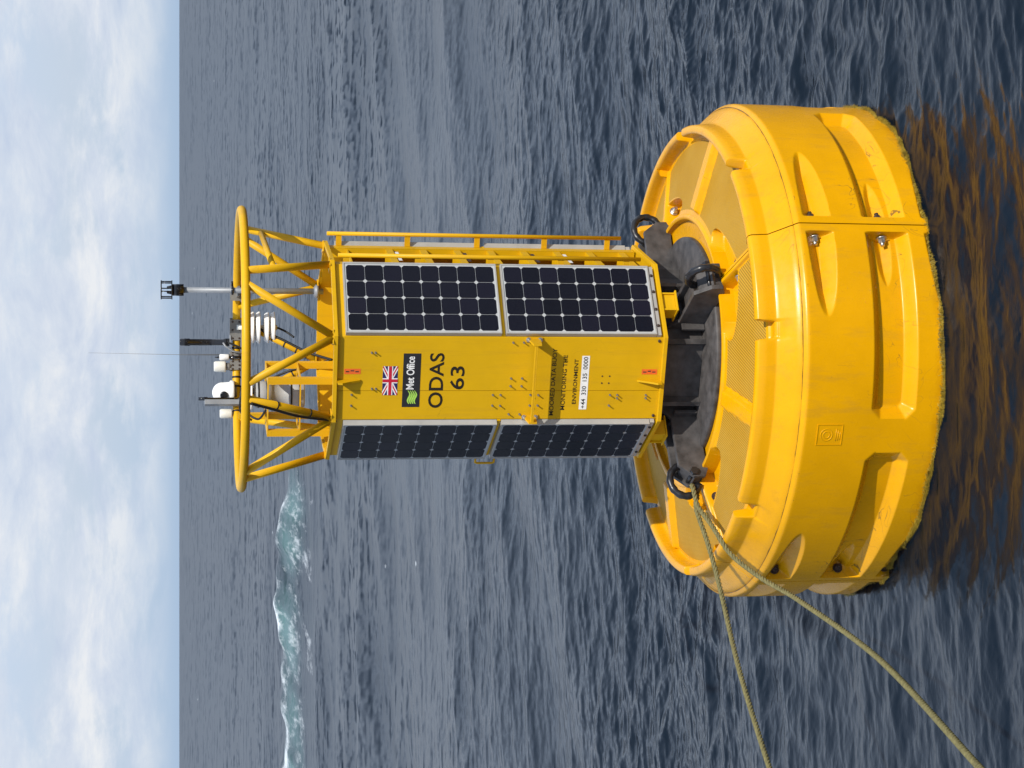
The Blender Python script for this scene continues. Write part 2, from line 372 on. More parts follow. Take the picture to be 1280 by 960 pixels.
vattr(me, 'wave_normal', np.concatenate([nrm, [[0, 0, 1]]]), 'FLOAT_VECTOR')
vattr(me, 'rough', np.concatenate([np.clip(np.sqrt(np.sqrt(0.45 * VAR + 0.00015)), 0.06, 0.5).ravel(), [0.2]])); vattr(me, 'foam', np.concatenate([foam.ravel(), [0]])); vattr(me, 'teal', np.concatenate([teal.ravel(), [0]]))
m, t, b = newmat('sea_water')
an = N(t, 'ShaderNodeAttribute', attribute_name='wave_normal'); af = N(t, 'ShaderNodeAttribute', attribute_name='foam'); at_ = N(t, 'ShaderNodeAttribute', attribute_name='teal'); ar_ = N(t, 'ShaderNodeAttribute', attribute_name='rough')
tc = N(t, 'ShaderNodeTexCoord'); O = tc.outputs['Object']
mp = N(t, 'ShaderNodeMapping'); L(t, O, mp.inputs[0]); mp.inputs['Scale'].default_value = (1, 2.4, 1); mp.inputs['Rotation'].default_value = (0, 0, R_(12))
r1 = N(t, 'ShaderNodeTexNoise'); r1.inputs['Scale'].default_value = 6.5; r1.inputs['Detail'].default_value = 6; r1.inputs['Roughness'].default_value = 0.62; r1.inputs['Distortion'].default_value = 0.5
L(t, mp.outputs[0], r1.inputs['Vector'])
ridge = MATH(t, 'SUBTRACT', 1.0, MATH(t, 'ABSOLUTE', MATH(t, 'MULTIPLY', MATH(t, 'SUBTRACT', r1.outputs['Fac'], 0.5), 2.6)))
bp = N(t, 'ShaderNodeBump'); bp.inputs['Strength'].default_value = 1.0; bp.inputs['Distance'].default_value = 0.0022
L(t, ridge, bp.inputs['Height']); L(t, an.outputs['Vector'], bp.inputs['Normal'])
fmp = N(t, 'ShaderNodeMapping'); L(t, O, fmp.inputs[0]); fmp.inputs['Scale'].default_value = (1, 0.28, 1)
fn = NOISE(t, fmp.outputs[0], 2.6, 9, 0.72)
fm = RAMP(t, MATH(t, 'MULTIPLY', MATH(t, 'ADD', af.outputs['Fac'], MATH(t, 'MULTIPLY', MATH(t, 'SUBTRACT', fn, 0.5), 1.7)), RAMP(t, af.outputs['Fac'], [(0.03, (0, 0, 0)), (0.15, (1, 1, 1))])), [(0.40, (0, 0, 0)), (0.92, (1, 1, 1))])
c = MIX(t, at_.outputs['Fac'], (0.003, 0.0075, 0.014), (0.085, 0.165, 0.16))
c = MIX(t, fm, c, (0.66, 0.70, 0.72))
L(t, c, b.inputs['Base Color']); L(t, bp.outputs[0], b.inputs['Normal'])
L(t, MIX(t, fm, ar_.outputs['Fac'], (0.7, 0.7, 0.7)), b.inputs['Roughness'])
b.inputs['IOR'].default_value = 1.333; b.inputs['Specular IOR Level'].default_value = 0.5
sea = link('sea', me, m); tag(sea, 'choppy grey blue open sea reaching to the horizon', 'sea', kind='structure')

# ------------------------------------------------------------------ the buoy
YAW = 27.7                       # solar faces at YAW + 90 k, plain yellow faces between
HYAW = 26.25                     # hull joints
buoy = bpy.data.objects.new('data_buoy', None); COL.objects.link(buoy); buoy.empty_display_size = 0.5
tag(buoy, 'large yellow data buoy with octagonal instrument tower and solar panels floating on the sea', 'buoy')

# --- hull: four moulded quarters
def smst(x, a, b_):
    u = np.clip((x - a) / (b_ - a), 0, 1); return u * u * (3 - 2 * u)
phi = np.unique(np.concatenate([np.linspace(0.12, 3, 26), np.linspace(3, 24, 110), np.linspace(24, 66, 120), np.linspace(66, 87, 110), np.linspace(87, 89.88, 26)]))
def pocket_depth(ph, z):
    psi = np.minimum(ph, 90 - ph)
    wall = np.clip((psi - 1.75) / 0.35, 0, 1)
    def half_ell(zc, hh, plen, dep, bev):
        q = np.clip(1 - ((psi - 1.75) / plen) ** 2, 0, 1); hz = hh * np.sqrt(q)
        s_ = np.where(psi < 1.75 + plen, hz - np.abs(z - zc), -1)
        return dep * np.clip(s_ / bev, 0, 1) * np.clip((1 - (psi - 1.75) / plen) * 3.0, 0, 1) ** 0.5
    d = half_ell(0.82, 0.096, 18.6, 0.085, 0.085)
    d = np.maximum(d, half_ell(0.005, 0.096, 18.0, 0.050, 0.05))
    ee = (41.3 - psi) * R_(1) * 1.8; zz = 0.15 - np.abs(z - 0.361)
    s_ = np.minimum(zz, ee)
    cham = (ee + zz - 0.062) * 0.7071
    s_ = np.minimum(s_, cham)
    u = np.clip(s_ / 0.068, 0, 1)
    d = np.maximum(d, 0.078 * (u * 0.75 + 0.25 * u * u * (3 - 2 * u)))
    d = np.maximum(d, 0.072 * (u > 0.9) + half_ell(0.372, 0.066, 12.2, 0.05, 0.06) * (u > 0.9))
    return d * wall
zs = np.concatenate([np.linspace(-0.6, -0.12, 8)[:-1], np.linspace(-0.12, 0.93, 190)])
PH, ZZ = np.meshgrid(phi, zs, indexing='xy')
dep = pocket_depth(PH, ZZ)
rad = 1.80 - dep - 0.05 * np.clip(-ZZ / 0.6, 0, 1)
rows_r = [rad]; rows_z = [ZZ]
# top: profile points (radius, height at the coaming, height in a coaming gap)
prof = [(1.80, .942, .942), (1.7985, .952, .952), (1.793, .962, .962), (1.784, .971, .971), (1.776, .980, .980), (1.774, .977, .977), (1.770, .979, .979), (1.767, .990, .990),
        (1.74, 1.018, 1.018), (1.70, 1.062, 1.060), (1.672, 1.093, 1.085), (1.655, 1.111, 1.095), (1.6525, 1.117, 1.10), (1.6515, 1.126, 1.103), (1.647, 1.17, 1.11), (1.641, 1.224, 1.115),
        (1.633, 1.234, 1.12), (1.626, 1.240, 1.12), (1.60, 1.242, 1.12), (1.588, 1.240, 1.12), (1.581, 1.233, 1.12), (1.577, 1.222, 1.12), (1.572, 1.18, 1.122), (1.568, 1.150, 1.128), (1.562, 1.141, 1.138)]
psi1 = np.minimum(phi, 90 - phi)
gapw = 1 - smst(np.abs(psi1 - 22.5), 1.75, 2.35)
for r, z1, z2 in prof:
    rows_r.append(np.full((1, len(phi)), r)); rows_z.append((z1 * (1 - gapw) + z2 * gapw)[None])
for r in np.linspace(1.552, 1.002, 88):
    z = 1.140 + (1.552 - r) / 0.55 * 0.105 + 0 * phi
    a = R_(1) * phi; al = np.minimum(phi, 90 - phi) * R_(1)
    along, perp = r * np.cos(al), r * np.sin(al); midp = r * np.sin(np.abs(45 - phi) * R_(1))
    z = z + 0.045 * (1 - smst(midp, 0.045, 0.075)) * smst(r, 1.03, 1.07)
    z = z + 0.022 * (1 - smst(perp, 0.020, 0.032)) * smst(r, 1.02, 1.06)
    q = np.clip(1 - (perp / 0.43) ** 2, 0, 1); s_ = 0.135 * np.sqrt(q) - np.abs(along - (1.115 - perp * 0.28))
    z = z - 0.085 * np.clip(s_ / 0.03, 0, 1) * np.clip((perp - 0.028) / 0.012, 0, 1)
    rows_r.append(np.full((1, len(phi)), r)); rows_z.append(z[None])
for r, z in ((0.994, 1.258), (0.985, 1.262), (0.970, 1.262), (0.962, 1.256), (0.958, 1.225), (0.95, 1.215), (0.70, 1.213)):
    rows_r.append(np.full((1, len(phi)), r)); rows_z.append(np.full((1, len(phi)), z))
RR = np.concatenate(rows_r); ZZ2 = np.concatenate(rows_z); PP = np.broadcast_to(phi[None], RR.shape)
V = np.stack([np.sin(PP * R_(1)) * RR, -np.cos(PP * R_(1)) * RR, ZZ2], -1).reshape(-1, 3)
nr, ncl = RR.shape; idx = np.arange(nr * ncl, dtype=np.int32).reshape(nr, ncl)
Fq = np.stack([idx[:-1, :-1], idx[:-1, 1:], idx[1:, 1:], idx[1:, :-1]], -1).reshape(-1, 4)
# inward flange at both joints so that the quarter has thickness
nv = len(V)
def flange(V, Fq, colm, sgn):
    ids = idx[:, colm]; base = len(V)
    inner = V[ids].copy(); rr_ = np.hypot(inner[:, 0], inner[:, 1])[:, None]
    inner[:, :2] *= (rr_ - 0.06) / rr_; inner[:, 2] -= 0.02
    j = np.arange(base, base + len(ids), dtype=np.int32)
    q = np.stack([ids[:-1], ids[1:], j[1:], j[:-1]], -1)
    return np.concatenate([V, inner]), np.concatenate([Fq, q if sgn > 0 else q[:, ::-1]])
V, Fq = flange(V, Fq, 0, 1); V, Fq = flange(V, Fq, -1, -1)
hull_me = from_arrays('hull_section', V, Fq)
hull_me.materials.append(m_hull); hull_me.materials.append(m_tread)
fc = V[Fq].mean(1); fr_ = np.hypot(fc[:, 0], fc[:, 1]); fp = np.degrees(np.arctan2(fc[:, 0], -fc[:, 1])); fs_ = np.minimum(fp, 90 - fp) * R_(1)
al, pe = fr_ * np.cos(fs_), fr_ * np.sin(fs_)
q = np.clip(1 - (pe / 0.43) ** 2, 0, 1); pk = 0.15 * np.sqrt(q) - np.abs(al - (1.115 - pe * 0.28))
trd = (fr_ > 1.035) & (fr_ < 1.535) & (fc[:, 2] > 1.0) & (fr_ * np.sin(np.abs(45 - fp) * R_(1)) > 0.082) & (pe > 0.04) & (pk < 0) & (np.arange(len(Fq)) < (nr - 1) * (ncl - 1))
hull_me.polygons.foreach_set('material_index', trd.astype(np.int32))
hull_me.update()
try: hull_me.set_sharp_from_angle(angle=R_(42))
except Exception: pass
bolt_mb = MB()
bolt_mb.lathe([(0.034, 0), (0.034, 0.008)], seg=16, axis=(0, 1, 0)).lathe([(0.024, 0.006), (0.024, 0.034), (0.021, 0.038)], seg=6, axis=(0, 1, 0), smooth=False).lathe([(0.014, 0.03), (0.014, 0.058)], seg=12, axis=(0, 1, 0))
bolt_me = bolt_mb.mesh('bolt'); bolt_me.materials.append(m_steel)
bolt_rust = bolt_mb.mesh('bolt'); bolt_rust.materials.append(m_rust)
sections = []
for i in range(4):
    o = link('hull_section', hull_me, None, buoy); o.rotation_euler.z = R_(HYAW + 90 * i); sections.append(o)
    rusty = False
    for z in (0.835, 0.372, 0.03):
        for side_, a0 in ((1, 2.15), (-1, 87.85)):
            bo = link('bolt', bolt_rust if (side_ > 0) else bolt_me, None, o)
            bo.location = pol(a0, 1.735, z);             # local +Y of the bolt must point along the tangent, away from the joint
            bo.rotation_euler.z = R_(a0 - 90) if side_ > 0 else R_(a0 + 90)
    for side_, a0 in ((1, 2.0), (-1, 88.0)):
        bo = link('bolt', bolt_rust if side_ > 0 else bolt_me, None, o); bo.location = pol(a0, 1.175, 1.165); bo.rotation_euler.z = R_(a0 - 90) if side_ > 0 else R_(a0 + 90)
# moulded maker's stamp in the middle of each quarter that shows it
st = MB()
def cyl(a, z, r=1.803): return pol(a, r, z)
for a0, a1, z0, z1 in ((43.1, 47.6, .692, .697), (43.1, 47.6, .861, .866), (43.1, 43.26, .697, .861), (47.44, 47.6, .697, .861)):
    pts = [cyl(a, z0, 1.7995) for a in np.linspace(a0, a1, 6)] + [cyl(a, z1, 1.7995) for a in np.linspace(a1, a0, 6)]
    st.prism(pts, pol(45.3, 0.004, 0))
for rr_ in (0.022, 0.040):
    st.tube([cyl(45.3 + math.degrees(rr_ * math.cos(a) / 1.8), 0.80 + rr_ * math.sin(a), 1.80) for a in np.linspace(0, 2 * math.pi, 25)[:-1]], 0.003, 6, closed=True)
for k in range(3):
    st.tube([cyl(44.0 + 0.1 * k, 0.735 - k * 0.014, 1.80), cyl(46.6 - 0.3 * k, 0.735 - k * 0.014, 1.80)], 0.003, 6)
st.build('moulded_stamp', m_hull, sections[3])

# --- weed fringe on the waterline
vs = []; fs = []
r2 = random.Random(5)
for k in range(26000):
    a = r2.uniform(-95, 105) if k < 24000 else r2.uniform(105, 265)
    z = float(np.interp((a + 180) % 360 - 180, AZB, WZ)) + r2.gauss(0.009, 0.012) + 0.008 * math.sin(a * 0.41 + 1)
    ph_ = (a - HYAW) % 90; r0 = 1.798
    if min(ph_, 90 - ph_) < 21: r0 -= float(pocket_depth(np.array([ph_]), np.array([z]))[0])
    pt = 0.55 + 0.45 * math.sin(a * 0.9 + 2 * math.sin(a * 0.23)); ln = r2.uniform(0.008, 0.018 + 0.028 * pt); w = r2.uniform(0.08, 0.24); da = r2.uniform(-0.6, 0.6); out = r2.uniform(0.004, 0.014 + 0.022 * pt)
    p0 = pol(a - w / 2, r0, z); p1 = pol(a + w / 2, r0, z); p2 = pol(a + da, r0 + out, z - ln * r2.uniform(-0.35, 1.0)); b0 = len(vs)
    vs += [p0, p1, p2]; fs.append((b0, b0 + 1, b0 + 2))
me = bpy.data.meshes.new('weed_fringe'); me.from_pydata([tuple(v) for v in vs], [], fs)
tag(link('weed_fringe', me, m_weed, buoy), kind='stuff')

# --- black steel base under the tower
MB().lathe([(0.70, 1.20), (0.835, 1.20), (0.835, 1.243), (0.825, 1.252), (0.30, 1.254)], seg=72).build('base_disc', m_black, buoy)
dr = MB(); pts = [pol(YAW + 22.5 + 45 * k, 0.54, 1.25) for k in range(8)]; dr.prism(pts, Vector((0, 0, 0.335))); drum = dr.build('base_drum', m_black, buoy, 0.006)
for k in range(8):
    f_ = frame(YAW + 45 * k + 22.5); MB().boxf(f_, 0.52, 0.60, -0.018, 0.018, 1.255, 1.58).build('stiffener', m_black, drum)
def arm_mesh():
    mb = MB(); f_ = frame(0)
    for s in (-1, 1):
        pf = [(0.40, 1.257), (1.00, 1.225), (1.06, 1.25), (1.055, 1.33), (0.97, 1.435), (0.60, 1.44), (0.53, 1.50), (0.40, 1.50)]
        t0 = 0.085 * s
        mb.prism([f_(r, t0 - 0.016, z) for r, z in pf], f_(0, 0.032, 0))
    mb.prism([f_(r, -0.071, z) for r, z in ((0.45, 1.38), (0.96, 1.375), (1.035, 1.29), (1.045, 1.31), (0.965, 1.395), (0.45, 1.40))], f_(0, 0.142, 0))
    mb.prism([f_(r, -0.069, z) for r, z in ((0.99, 1.235), (1.035, 1.245), (1.032, 1.30), (0.99, 1.30))], f_(0, 0.138, 0))
    return mb.mesh('lifting_arm', 0.004)
arm_me = arm_mesh(); arm_me.materials.append(m_black)
sh = MB(); f0 = frame(0)
sh.tube([f0(1.045 + 0.118 * math.cos(a), 0.0, 1.375 + 0.105 * math.sin(a)) for a in np.linspace(R_(195), R_(-75), 26)], [0.026 + 0.003 * math.sin(i * 2.1) for i in range(26)], 12)
bow_me = sh.mesh('shackle'); bow_me.materials.append(m_rubber)
pin_me = MB().lathe([(0.016, -0.10), (0.016, 0.10)], c=f0(1.02, 0, 1.33), axis=(1, 0, 0), seg=12).lathe([(0.030, 0.098), (0.030, 0.125)], c=f0(1.02, 0, 1.33), axis=(1, 0, 0), seg=6, smooth=False).mesh('pin'); pin_me.materials.append(m_rubber)
gus_me = MB().boxf(f0, 0.56, 0.585, -0.15, 0.15, 1.257, 1.42).mesh('gusset', 0.003); gus_me.materials.append(m_black)
for k in range(4):
    a = link('lifting_arm', arm_me, None, buoy); a.rotation_euler.z = R_(YAW + 90 * k)
    link('gusset', gus_me, None, a)
    s = link('shackle', bow_me, None, buoy); s.rotation_euler.z = R_(YAW + 90 * k); link('pin', pin_me, None, s)

# --- octagonal tower
AS, HS = 0.690, 0.281            # solar faces: apothem, half width
AY = (AS + HS) / math.sqrt(2); HY = (AS - HS) / math.sqrt(2)
ZB, ZT = 1.600, 3.850
FRONT = YAW - 45                 # the lettered face
LADDER = YAW + 45
def octa(off, z):                # corner ring, offset outwards
    out = []
    for k in range(4):
        f_ = frame(YAW + 90 * k); n_ = AS + off; h_ = HS + off * 0.4142
        out += [f_(n_, -h_, z), f_(n_, h_, z)]
    return out
TH = 0.012
panel_objs = {}
for k in range(4):
    f_ = frame(YAW + 90 * k)
    panel_objs[('solar', k)] = MB().boxf(f_, AS - TH, AS, -HS, HS, ZB, ZT).build('tower_wall', m_tower, buoy)
    az = YAW + 45 + 90 * k; g_ = frame(az)
    if k == 0: continue          # ladder side is an open bay
    if k == 3:                   # front: two sheets meeting in a vertical joint
        front = MB().boxf(g_, AY - TH, AY, -0.0865, HY, ZB, ZT).build('tower_wall', m_tower, buoy)
        MB().boxf(g_, AY - TH, AY - 0.0005, -HY, -0.0895, ZB, ZT).build('joint_sheet', m_tower, front)
        MB().boxf(g_, AY - TH - 0.004, AY - 0.006, -0.095, -0.08, ZB, ZT).build('joint_backing', m_tower, front)
    else:
        MB().boxf(g_, AY - TH, AY, -HY, HY, ZB, ZT).build('tower_wall', m_tower, buoy)
def flange_ring(name, z0, z1, o_in, o_out):
    a, b_, c_, d_ = octa(o_in, z0), octa(o_out, z0), octa(o_out, z1), octa(o_in, z1)
    mb = MB(); vs = a + b_ + c_ + d_; fs = []
    for i in range(8):
        j = (i + 1) % 8
        fs += [(i, j, 8 + j, 8 + i), (8 + i, 8 + j, 16 + j, 16 + i), (16 + i, 16 + j, 24 + j, 24 + i), (24 + i, 24 + j, j, i)]
    mb.add(vs, fs); return mb.build(name, m_tower, buoy, 0.003)
flange_ring('top_flange', 3.838, 3.866, 0.001, 0.030)
flange_ring('bottom_flange', 1.578, 1.606, 0.001, 0.034)
MB().add(octa(-0.014, 3.70) + octa(-0.014, 3.712), [tuple(range(8)), tuple(range(8, 16))] + [(i, (i + 1) % 8, (i + 1) % 8 + 8, i + 8) for i in range(8)]).build('top_deck', m_tower, buoy)
MB().add(octa(-0.002, 1.582) + octa(-0.002, 1.596), [tuple(range(8)), tuple(range(8, 16))] + [(i, (i + 1) % 8, (i + 1) % 8 + 8, i + 8) for i in range(8)]).build('bottom_deck', m_tower, buoy)
# corner screws of the flange
scr = MB().lathe([(0.011, 0), (0.011, 0.006), (0.006, 0.009)], axis=(0, 1, 0), seg=10).mesh('screw'); scr.materials.append(m_rust)
def put_on(me_, name, az, n, tt, z, parent):
    o = link(name, me_, None, parent); o.location = frame(az)(n, tt, z); o.rotation_euler.z = R_(az + 180); return o
for tt in (-HY + 0.02, HY - 0.02):
    put_on(scr, 'screw', FRONT, AY + 0.001, tt, 1.63, front)

# --- solar panels
PL, PW, PG, PT = 1.05, 0.547, 0.031, 3.787
N0, N1 = AS + 0.002, AS + 0.042
cm = MB(); cw = 0.0619; ch = 0.0145
octp = [(-cw, -cw + ch), (-cw + ch, -cw), (cw - ch, -cw), (cw, -cw + ch), (cw, cw - ch), (cw - ch, cw), (-cw + ch, cw), (-cw, cw - ch)]
cm.prism([Vector((x, 0, z)) for x, z in octp], Vector((0, -0.0012, 0)))
cell_me = cm.mesh('cell'); cell_me.materials.append(m_cell)
for k in range(4):
    az = YAW + 90 * k; f_ = frame(az)
    for j in range(2):
        zt = PT - j * (PL + PG); zb = zt - PL
        fr = MB(); bw = 0.010
        fr.boxf(f_, N0, N1, -PW / 2, -PW / 2 + bw, zb, zt).boxf(f_, N0, N1, PW / 2 - bw, PW / 2, zb, zt)
        fr.boxf(f_, N0, N1 - 0.0004, -PW / 2 + bw, PW / 2 - bw, zb, zb + bw).boxf(f_, N0, N1 - 0.0004, -PW / 2 + bw, PW / 2 - bw, zt - bw, zt)
        po = fr.build('solar_panel', m_alu, buoy)
        MB().boxf(f_, N0 + 0.004, N1 - 0.005, -PW / 2 + bw, PW / 2 - bw, zb + bw, zt - bw).build('backing_sheet', m_sheet, po)
        if k in (0, 3):
            for a in range(4):
                for c_ in range(8):
                    co = link('cell', cell_me, None, po)
                    co.location = f_(N1 - 0.0046, (a - 1.5) * 0.1265, (zt + zb) / 2 + (c_ - 3.5) * 0.1265); co.rotation_euler.z = R_(az)
        else:
            MB().boxf(f_, N1 - 0.0048, N1 - 0.003, -PW / 2 + 0.02, PW / 2 - 0.02, zb + 0.02, zt - 0.02).build('glass', m_cell, po)
    # yellow strip between and below the panels, with screws
    MB().boxf(f_, AS + 0.001, AS + 0.012, -HS + 0.006, HS - 0.006, PT - PL - PG + 0.003, PT - PL - 0.003).build('panel_strip', m_tower, buoy)
    rl = MB().boxf(f_, AS + 0.001, AS + 0.03, -PW / 2, PW / 2, 1.622, 1.652).build('panel_rail', m_alu, buoy)
    if k in (0, 3):
        for tt in (-0.2, -0.07, 0.07, 0.2): put_on(scr, 'screw', az, AS + 0.03, tt, 1.637, rl)
    # clamp block below each solar face
    cb = MB().boxf(f_, 0.60, 0.715, -0.070, -0.058, 1.485, 1.577).boxf(f_, 0.60, 0.715, 0.058, 0.070, 1.485, 1.577).boxf(f_, 0.690, 0.702, -0.058, 0.058, 1.485, 1.577).boxf(f_, 0.57, 0.73, -0.08, 0.08, 1.474, 1.4845)
    cb.build('clamp_bracket', m_tower, buoy, 0.002)
# small loop handle at the far corner of the left solar face
f_ = frame(YAW - 90)
MB().tube([f_(AS + 0.03, -0.285, 2.80), f_(AS + 0.05, -0.315, 2.80), f_(AS + 0.052, -0.322, 2.785), f_(AS + 0.052, -0.322, 2.68), f_(AS + 0.05, -0.315, 2.665), f_(AS + 0.03, -0.285, 2.665)], 0.008, 8).build('loop_handle', m_tube, buoy)

# --- lettered front face
ff = frame(FRONT)
def text_on(s, t0, t1, z0, z1, mat, name, proud=0.0012, bold=0.0, base=AY):
    cu = bpy.data.curves.new('txt', 'FONT'); cu.body = s; cu.offset = bold; cu.resolution_u = 4
    ob = bpy.data.objects.new('txt', cu); COL.objects.link(ob)
    dg = bpy.context.evaluated_depsgraph_get(); me_ = bpy.data.meshes.new_from_object(ob.evaluated_get(dg))
    bpy.data.objects.remove(ob); bpy.data.curves.remove(cu)
    n = len(me_.vertices); co = np.empty(n * 3, np.float32); me_.vertices.foreach_get('co', co); co = co.reshape(-1, 3)
    lo, hi = co.min(0), co.max(0)
    tt = t0 + (co[:, 0] - lo[0]) / (hi[0] - lo[0]) * (t1 - t0); zz = z0 + (co[:, 1] - lo[1]) / (hi[1] - lo[1]) * (z1 - z0)
    pts = np.array([ff(base + proud, float(a), float(b_)) for a, b_ in zip(tt, zz)], np.float32)
    me_.vertices.foreach_set('co', pts.ravel()); me_.name = name; me_.materials.clear(); me_.update()
    return tag(link(name, me_, mat, front), label=('bold white lettering on the dark plate' if mat is m_white else 'black lettering on the tower front'))
def quad_on(name, mat, t0, t1, z0, z1, d0=0.0002, d1=0.0012, parent=None):
    return MB().boxf(ff, AY + d0, AY + d1, t0, t1, z0, z1).build(name, mat, parent or front)
text_on('ODAS', -0.210, 0.178, 3.118, 3.217, m_ink, 'lettering', bold=0.014)
text_on('63', -0.079, 0.085, 2.976, 3.073, m_ink, 'lettering', bold=0.012)
text_on('MOORED DATA BUOY', -0.267, 0.214, 2.344, 2.375, m_ink, 'lettering', bold=0.010)
text_on('MONITORING THE', -0.227, 0.166, 2.268, 2.297, m_ink, 'lettering', bold=0.010)
text_on('ENVIRONMENT', -0.184, 0.138, 2.190, 2.218, m_ink, 'lettering', bold=0.010)
quad_on('phone_sticker', m_white, -0.224, 0.161, 2.112, 2.166)
text_on('+44  330  135  0000', -0.216, 0.153, 2.124, 2.155, m_ink, 'lettering', proud=0.0022, bold=0.008)
quad_on('name_plate', m_logo, -0.203, 0.174, 3.276, 3.395)
text_on('Met Office', -0.078, 0.153, 3.318, 3.372, m_white, 'lettering', proud=0.0022, bold=0.014)
for k in range(4):               # green wave mark
    lo_, hi_ = [], []
    for x in np.linspace(0, 1, 14):
        tt = -0.180 + 0.094 * x; zc = 3.360 - 0.0145 * k - 0.010 + 0.010 * math.sin(x * 6.0 + 0.4) + 0.012 * (x - 0.5)
        w_ = 0.0042 * (0.5 + math.sin(math.pi * min(1, x * 0.9 + 0.1)))
        lo_.append(ff(AY + 0.0014, tt, zc - w_)); hi_.append(ff(AY + 0.0014, tt, zc + w_))
    MB().prism(lo_ + hi_[::-1], ff(0.0008, 0, 0)).build('wave_mark', m_green, front)
# flag sticker
ft0, ft1, fz0, fz1 = -0.118, 0.084, 3.430, 3.531
fcx, fcz, fw, fh = (ft0 + ft1) / 2, (fz0 + fz1) / 2, (ft1 - ft0) / 2, (fz1 - fz0) / 2
flag = quad_on('flag_sticker', m_blue, ft0, ft1, fz0, fz1)
def flag_band(p, q, w, mat, d, name):
    a = Vector(p); b_ = Vector(q); dv = (b_ - a).normalized(); pv = Vector((-dv.y, dv.x)) * w
    poly = [a + pv, b_ + pv, b_ - pv, a - pv]
    def clip(poly, ax, lim, sg):
        out = []
        for i in range(len(poly)):
            c0, c1 = poly[i], poly[(i + 1) % len(poly)]; i0, i1 = sg * (c0[ax] - lim) <= 0, sg * (c1[ax] - lim) <= 0
            if i0: out.append(c0)
            if i0 != i1: u = (lim - c0[ax]) / (c1[ax] - c0[ax]); out.append(c0 + (c1 - c0) * u)
        return out
    for ax, lim in ((0, fw), (1, fh)): poly = clip(poly, ax, lim, 1); poly = clip(poly, ax, -lim, -1)
    MB().prism([ff(AY + d, fcx + v.x, fcz + v.y) for v in poly], ff(0.0004, 0, 0)).build(name, mat, front)
for s in (-1, 1):
    flag_band((-fw * 1.3, -fh * 1.3 * s), (fw * 1.3, fh * 1.3 * s), 0.0115, m_white, 0.0013, 'white_diagonal')
    flag_band((-fw * 1.3, -fh * 1.3 * s), (fw * 1.3, fh * 1.3 * s), 0.0042, m_red, 0.0018 + 0.0002 * s, 'red_diagonal')
flag_band((-fw, 0), (fw, 0), 0.0175, m_white, 0.0024, 'white_bar'); flag_band((0, -fh), (0, fh), 0.0175, m_white, 0.0028, 'white_bar')
flag_band((-fw, 0), (fw, 0), 0.0105, m_red, 0.0033, 'red_bar'); flag_band((0, -fh), (0, fh), 0.0105, m_red, 0.0037, 'red_bar')
for z0, z1 in ((3.680, 3.790), (1.628, 1.738)):
    so = quad_on('warning_sticker', m_orange, 0.029, 0.066, z0, z1)
    for q in range(3): MB().boxf(ff, AY + 0.0013, AY + 0.0018, 0.042 + 0.006 * (q % 2), 0.050 + 0.006 * (q % 2), z0 + 0.012 + 0.032 * q, z0 + 0.036 + 0.032 * q).build('sticker_print', m_rust, front)
# studs
stud = MB().lathe([(0.0075, 0), (0.0075, 0.004)], axis=(0, 1, 0), seg=8).lathe([(0.0045, 0.003), (0.0045, 0.024)], axis=(0, 1, 0), seg=8).mesh('stud'); stud.materials.append(m_plate)
hole = MB().lathe([(0.0055, 0), (0.0055, 0.0025)], axis=(0, 1, 0), seg=8).mesh('rivet'); hole.materials.append(m_rust)
for tt, z in [(0.179, 3.61), (0.179, 3.585), (-0.073, 3.602), (-0.073, 3.575), (-0.115, 3.737), (-0.192, 3.738), (-0.118, 2.774), (-0.118, 2.721), (-0.194, 2.774), (-0.195, 2.72), (0.253, 2.653), (0.254, 2.58), (0, 2.654), (0, 2.578), (-0.055, 2.655), (-0.055, 2.579), (-0.118, 2.513), (-0.119, 2.458), (-0.194, 2.514), (-0.194, 2.458), (-0.256, 2.657), (-0.257, 2.581), (-0.119, 1.952), (-0.119, 1.9), (-0.142, 1.901), (-0.195, 1.955), (-0.12, 1.696), (-0.142, 1.696)]:
    put_on(stud, 'stud', FRONT, AY, tt, z, front)
for tt, z in ((0.016, 2.016), (0.016, 1.964), (-0.034, 2.016), (-0.034, 1.967)): put_on(hole, 'rivet', FRONT, AY, tt, z, front)
# handle bar with its end brackets
bar = MB().boxf(ff, AY + 0.088, AY + 0.142, -0.275, 0.275, 2.508, 2.516).boxf(ff, AY + 0.134, AY + 0.142, -0.275, 0.275, 2.5165, 2.530).build('handle_bar', m_tube, buoy, 0.002)
for s in (-1, 1):
    t0 = 0.276 * s
    MB().prism([ff(n_, t0 - 0.006, z) for n_, z in ((AY + 0.001, 2.555), (AY + 0.145, 2.540), (AY + 0.145, 2.485), (AY + 0.001, 2.465))], ff(0, 0.012, 0)).build('bracket', m_tube, bar)
    MB().boxf(ff, AY + 0.001, AY + 0.009, t0 - 0.016, t0 + 0.016, 2.452, 2.568).build('foot_plate', m_tube, bar)
    for z in (2.55, 2.47): put_on(bolt_me, 'bolt', FRONT, AY + 0.009, t0 + 0.0, z, bar).scale = (0.5, 0.6, 0.5)
# lifting lugs on the face
for z0, sg in ((3.836, -1), (1.607, 1)):
    MB().prism([ff(AY + n_, -0.022, z0 + sg * z) for n_, z in ((0.001, 0.0), (0.080, 0.0), (0.085, 0.03), (0.045, 0.09), (0.012, 0.155), (0.001, 0.158))], ff(0, 0.012, 0)).build('lug', m_tower, front)

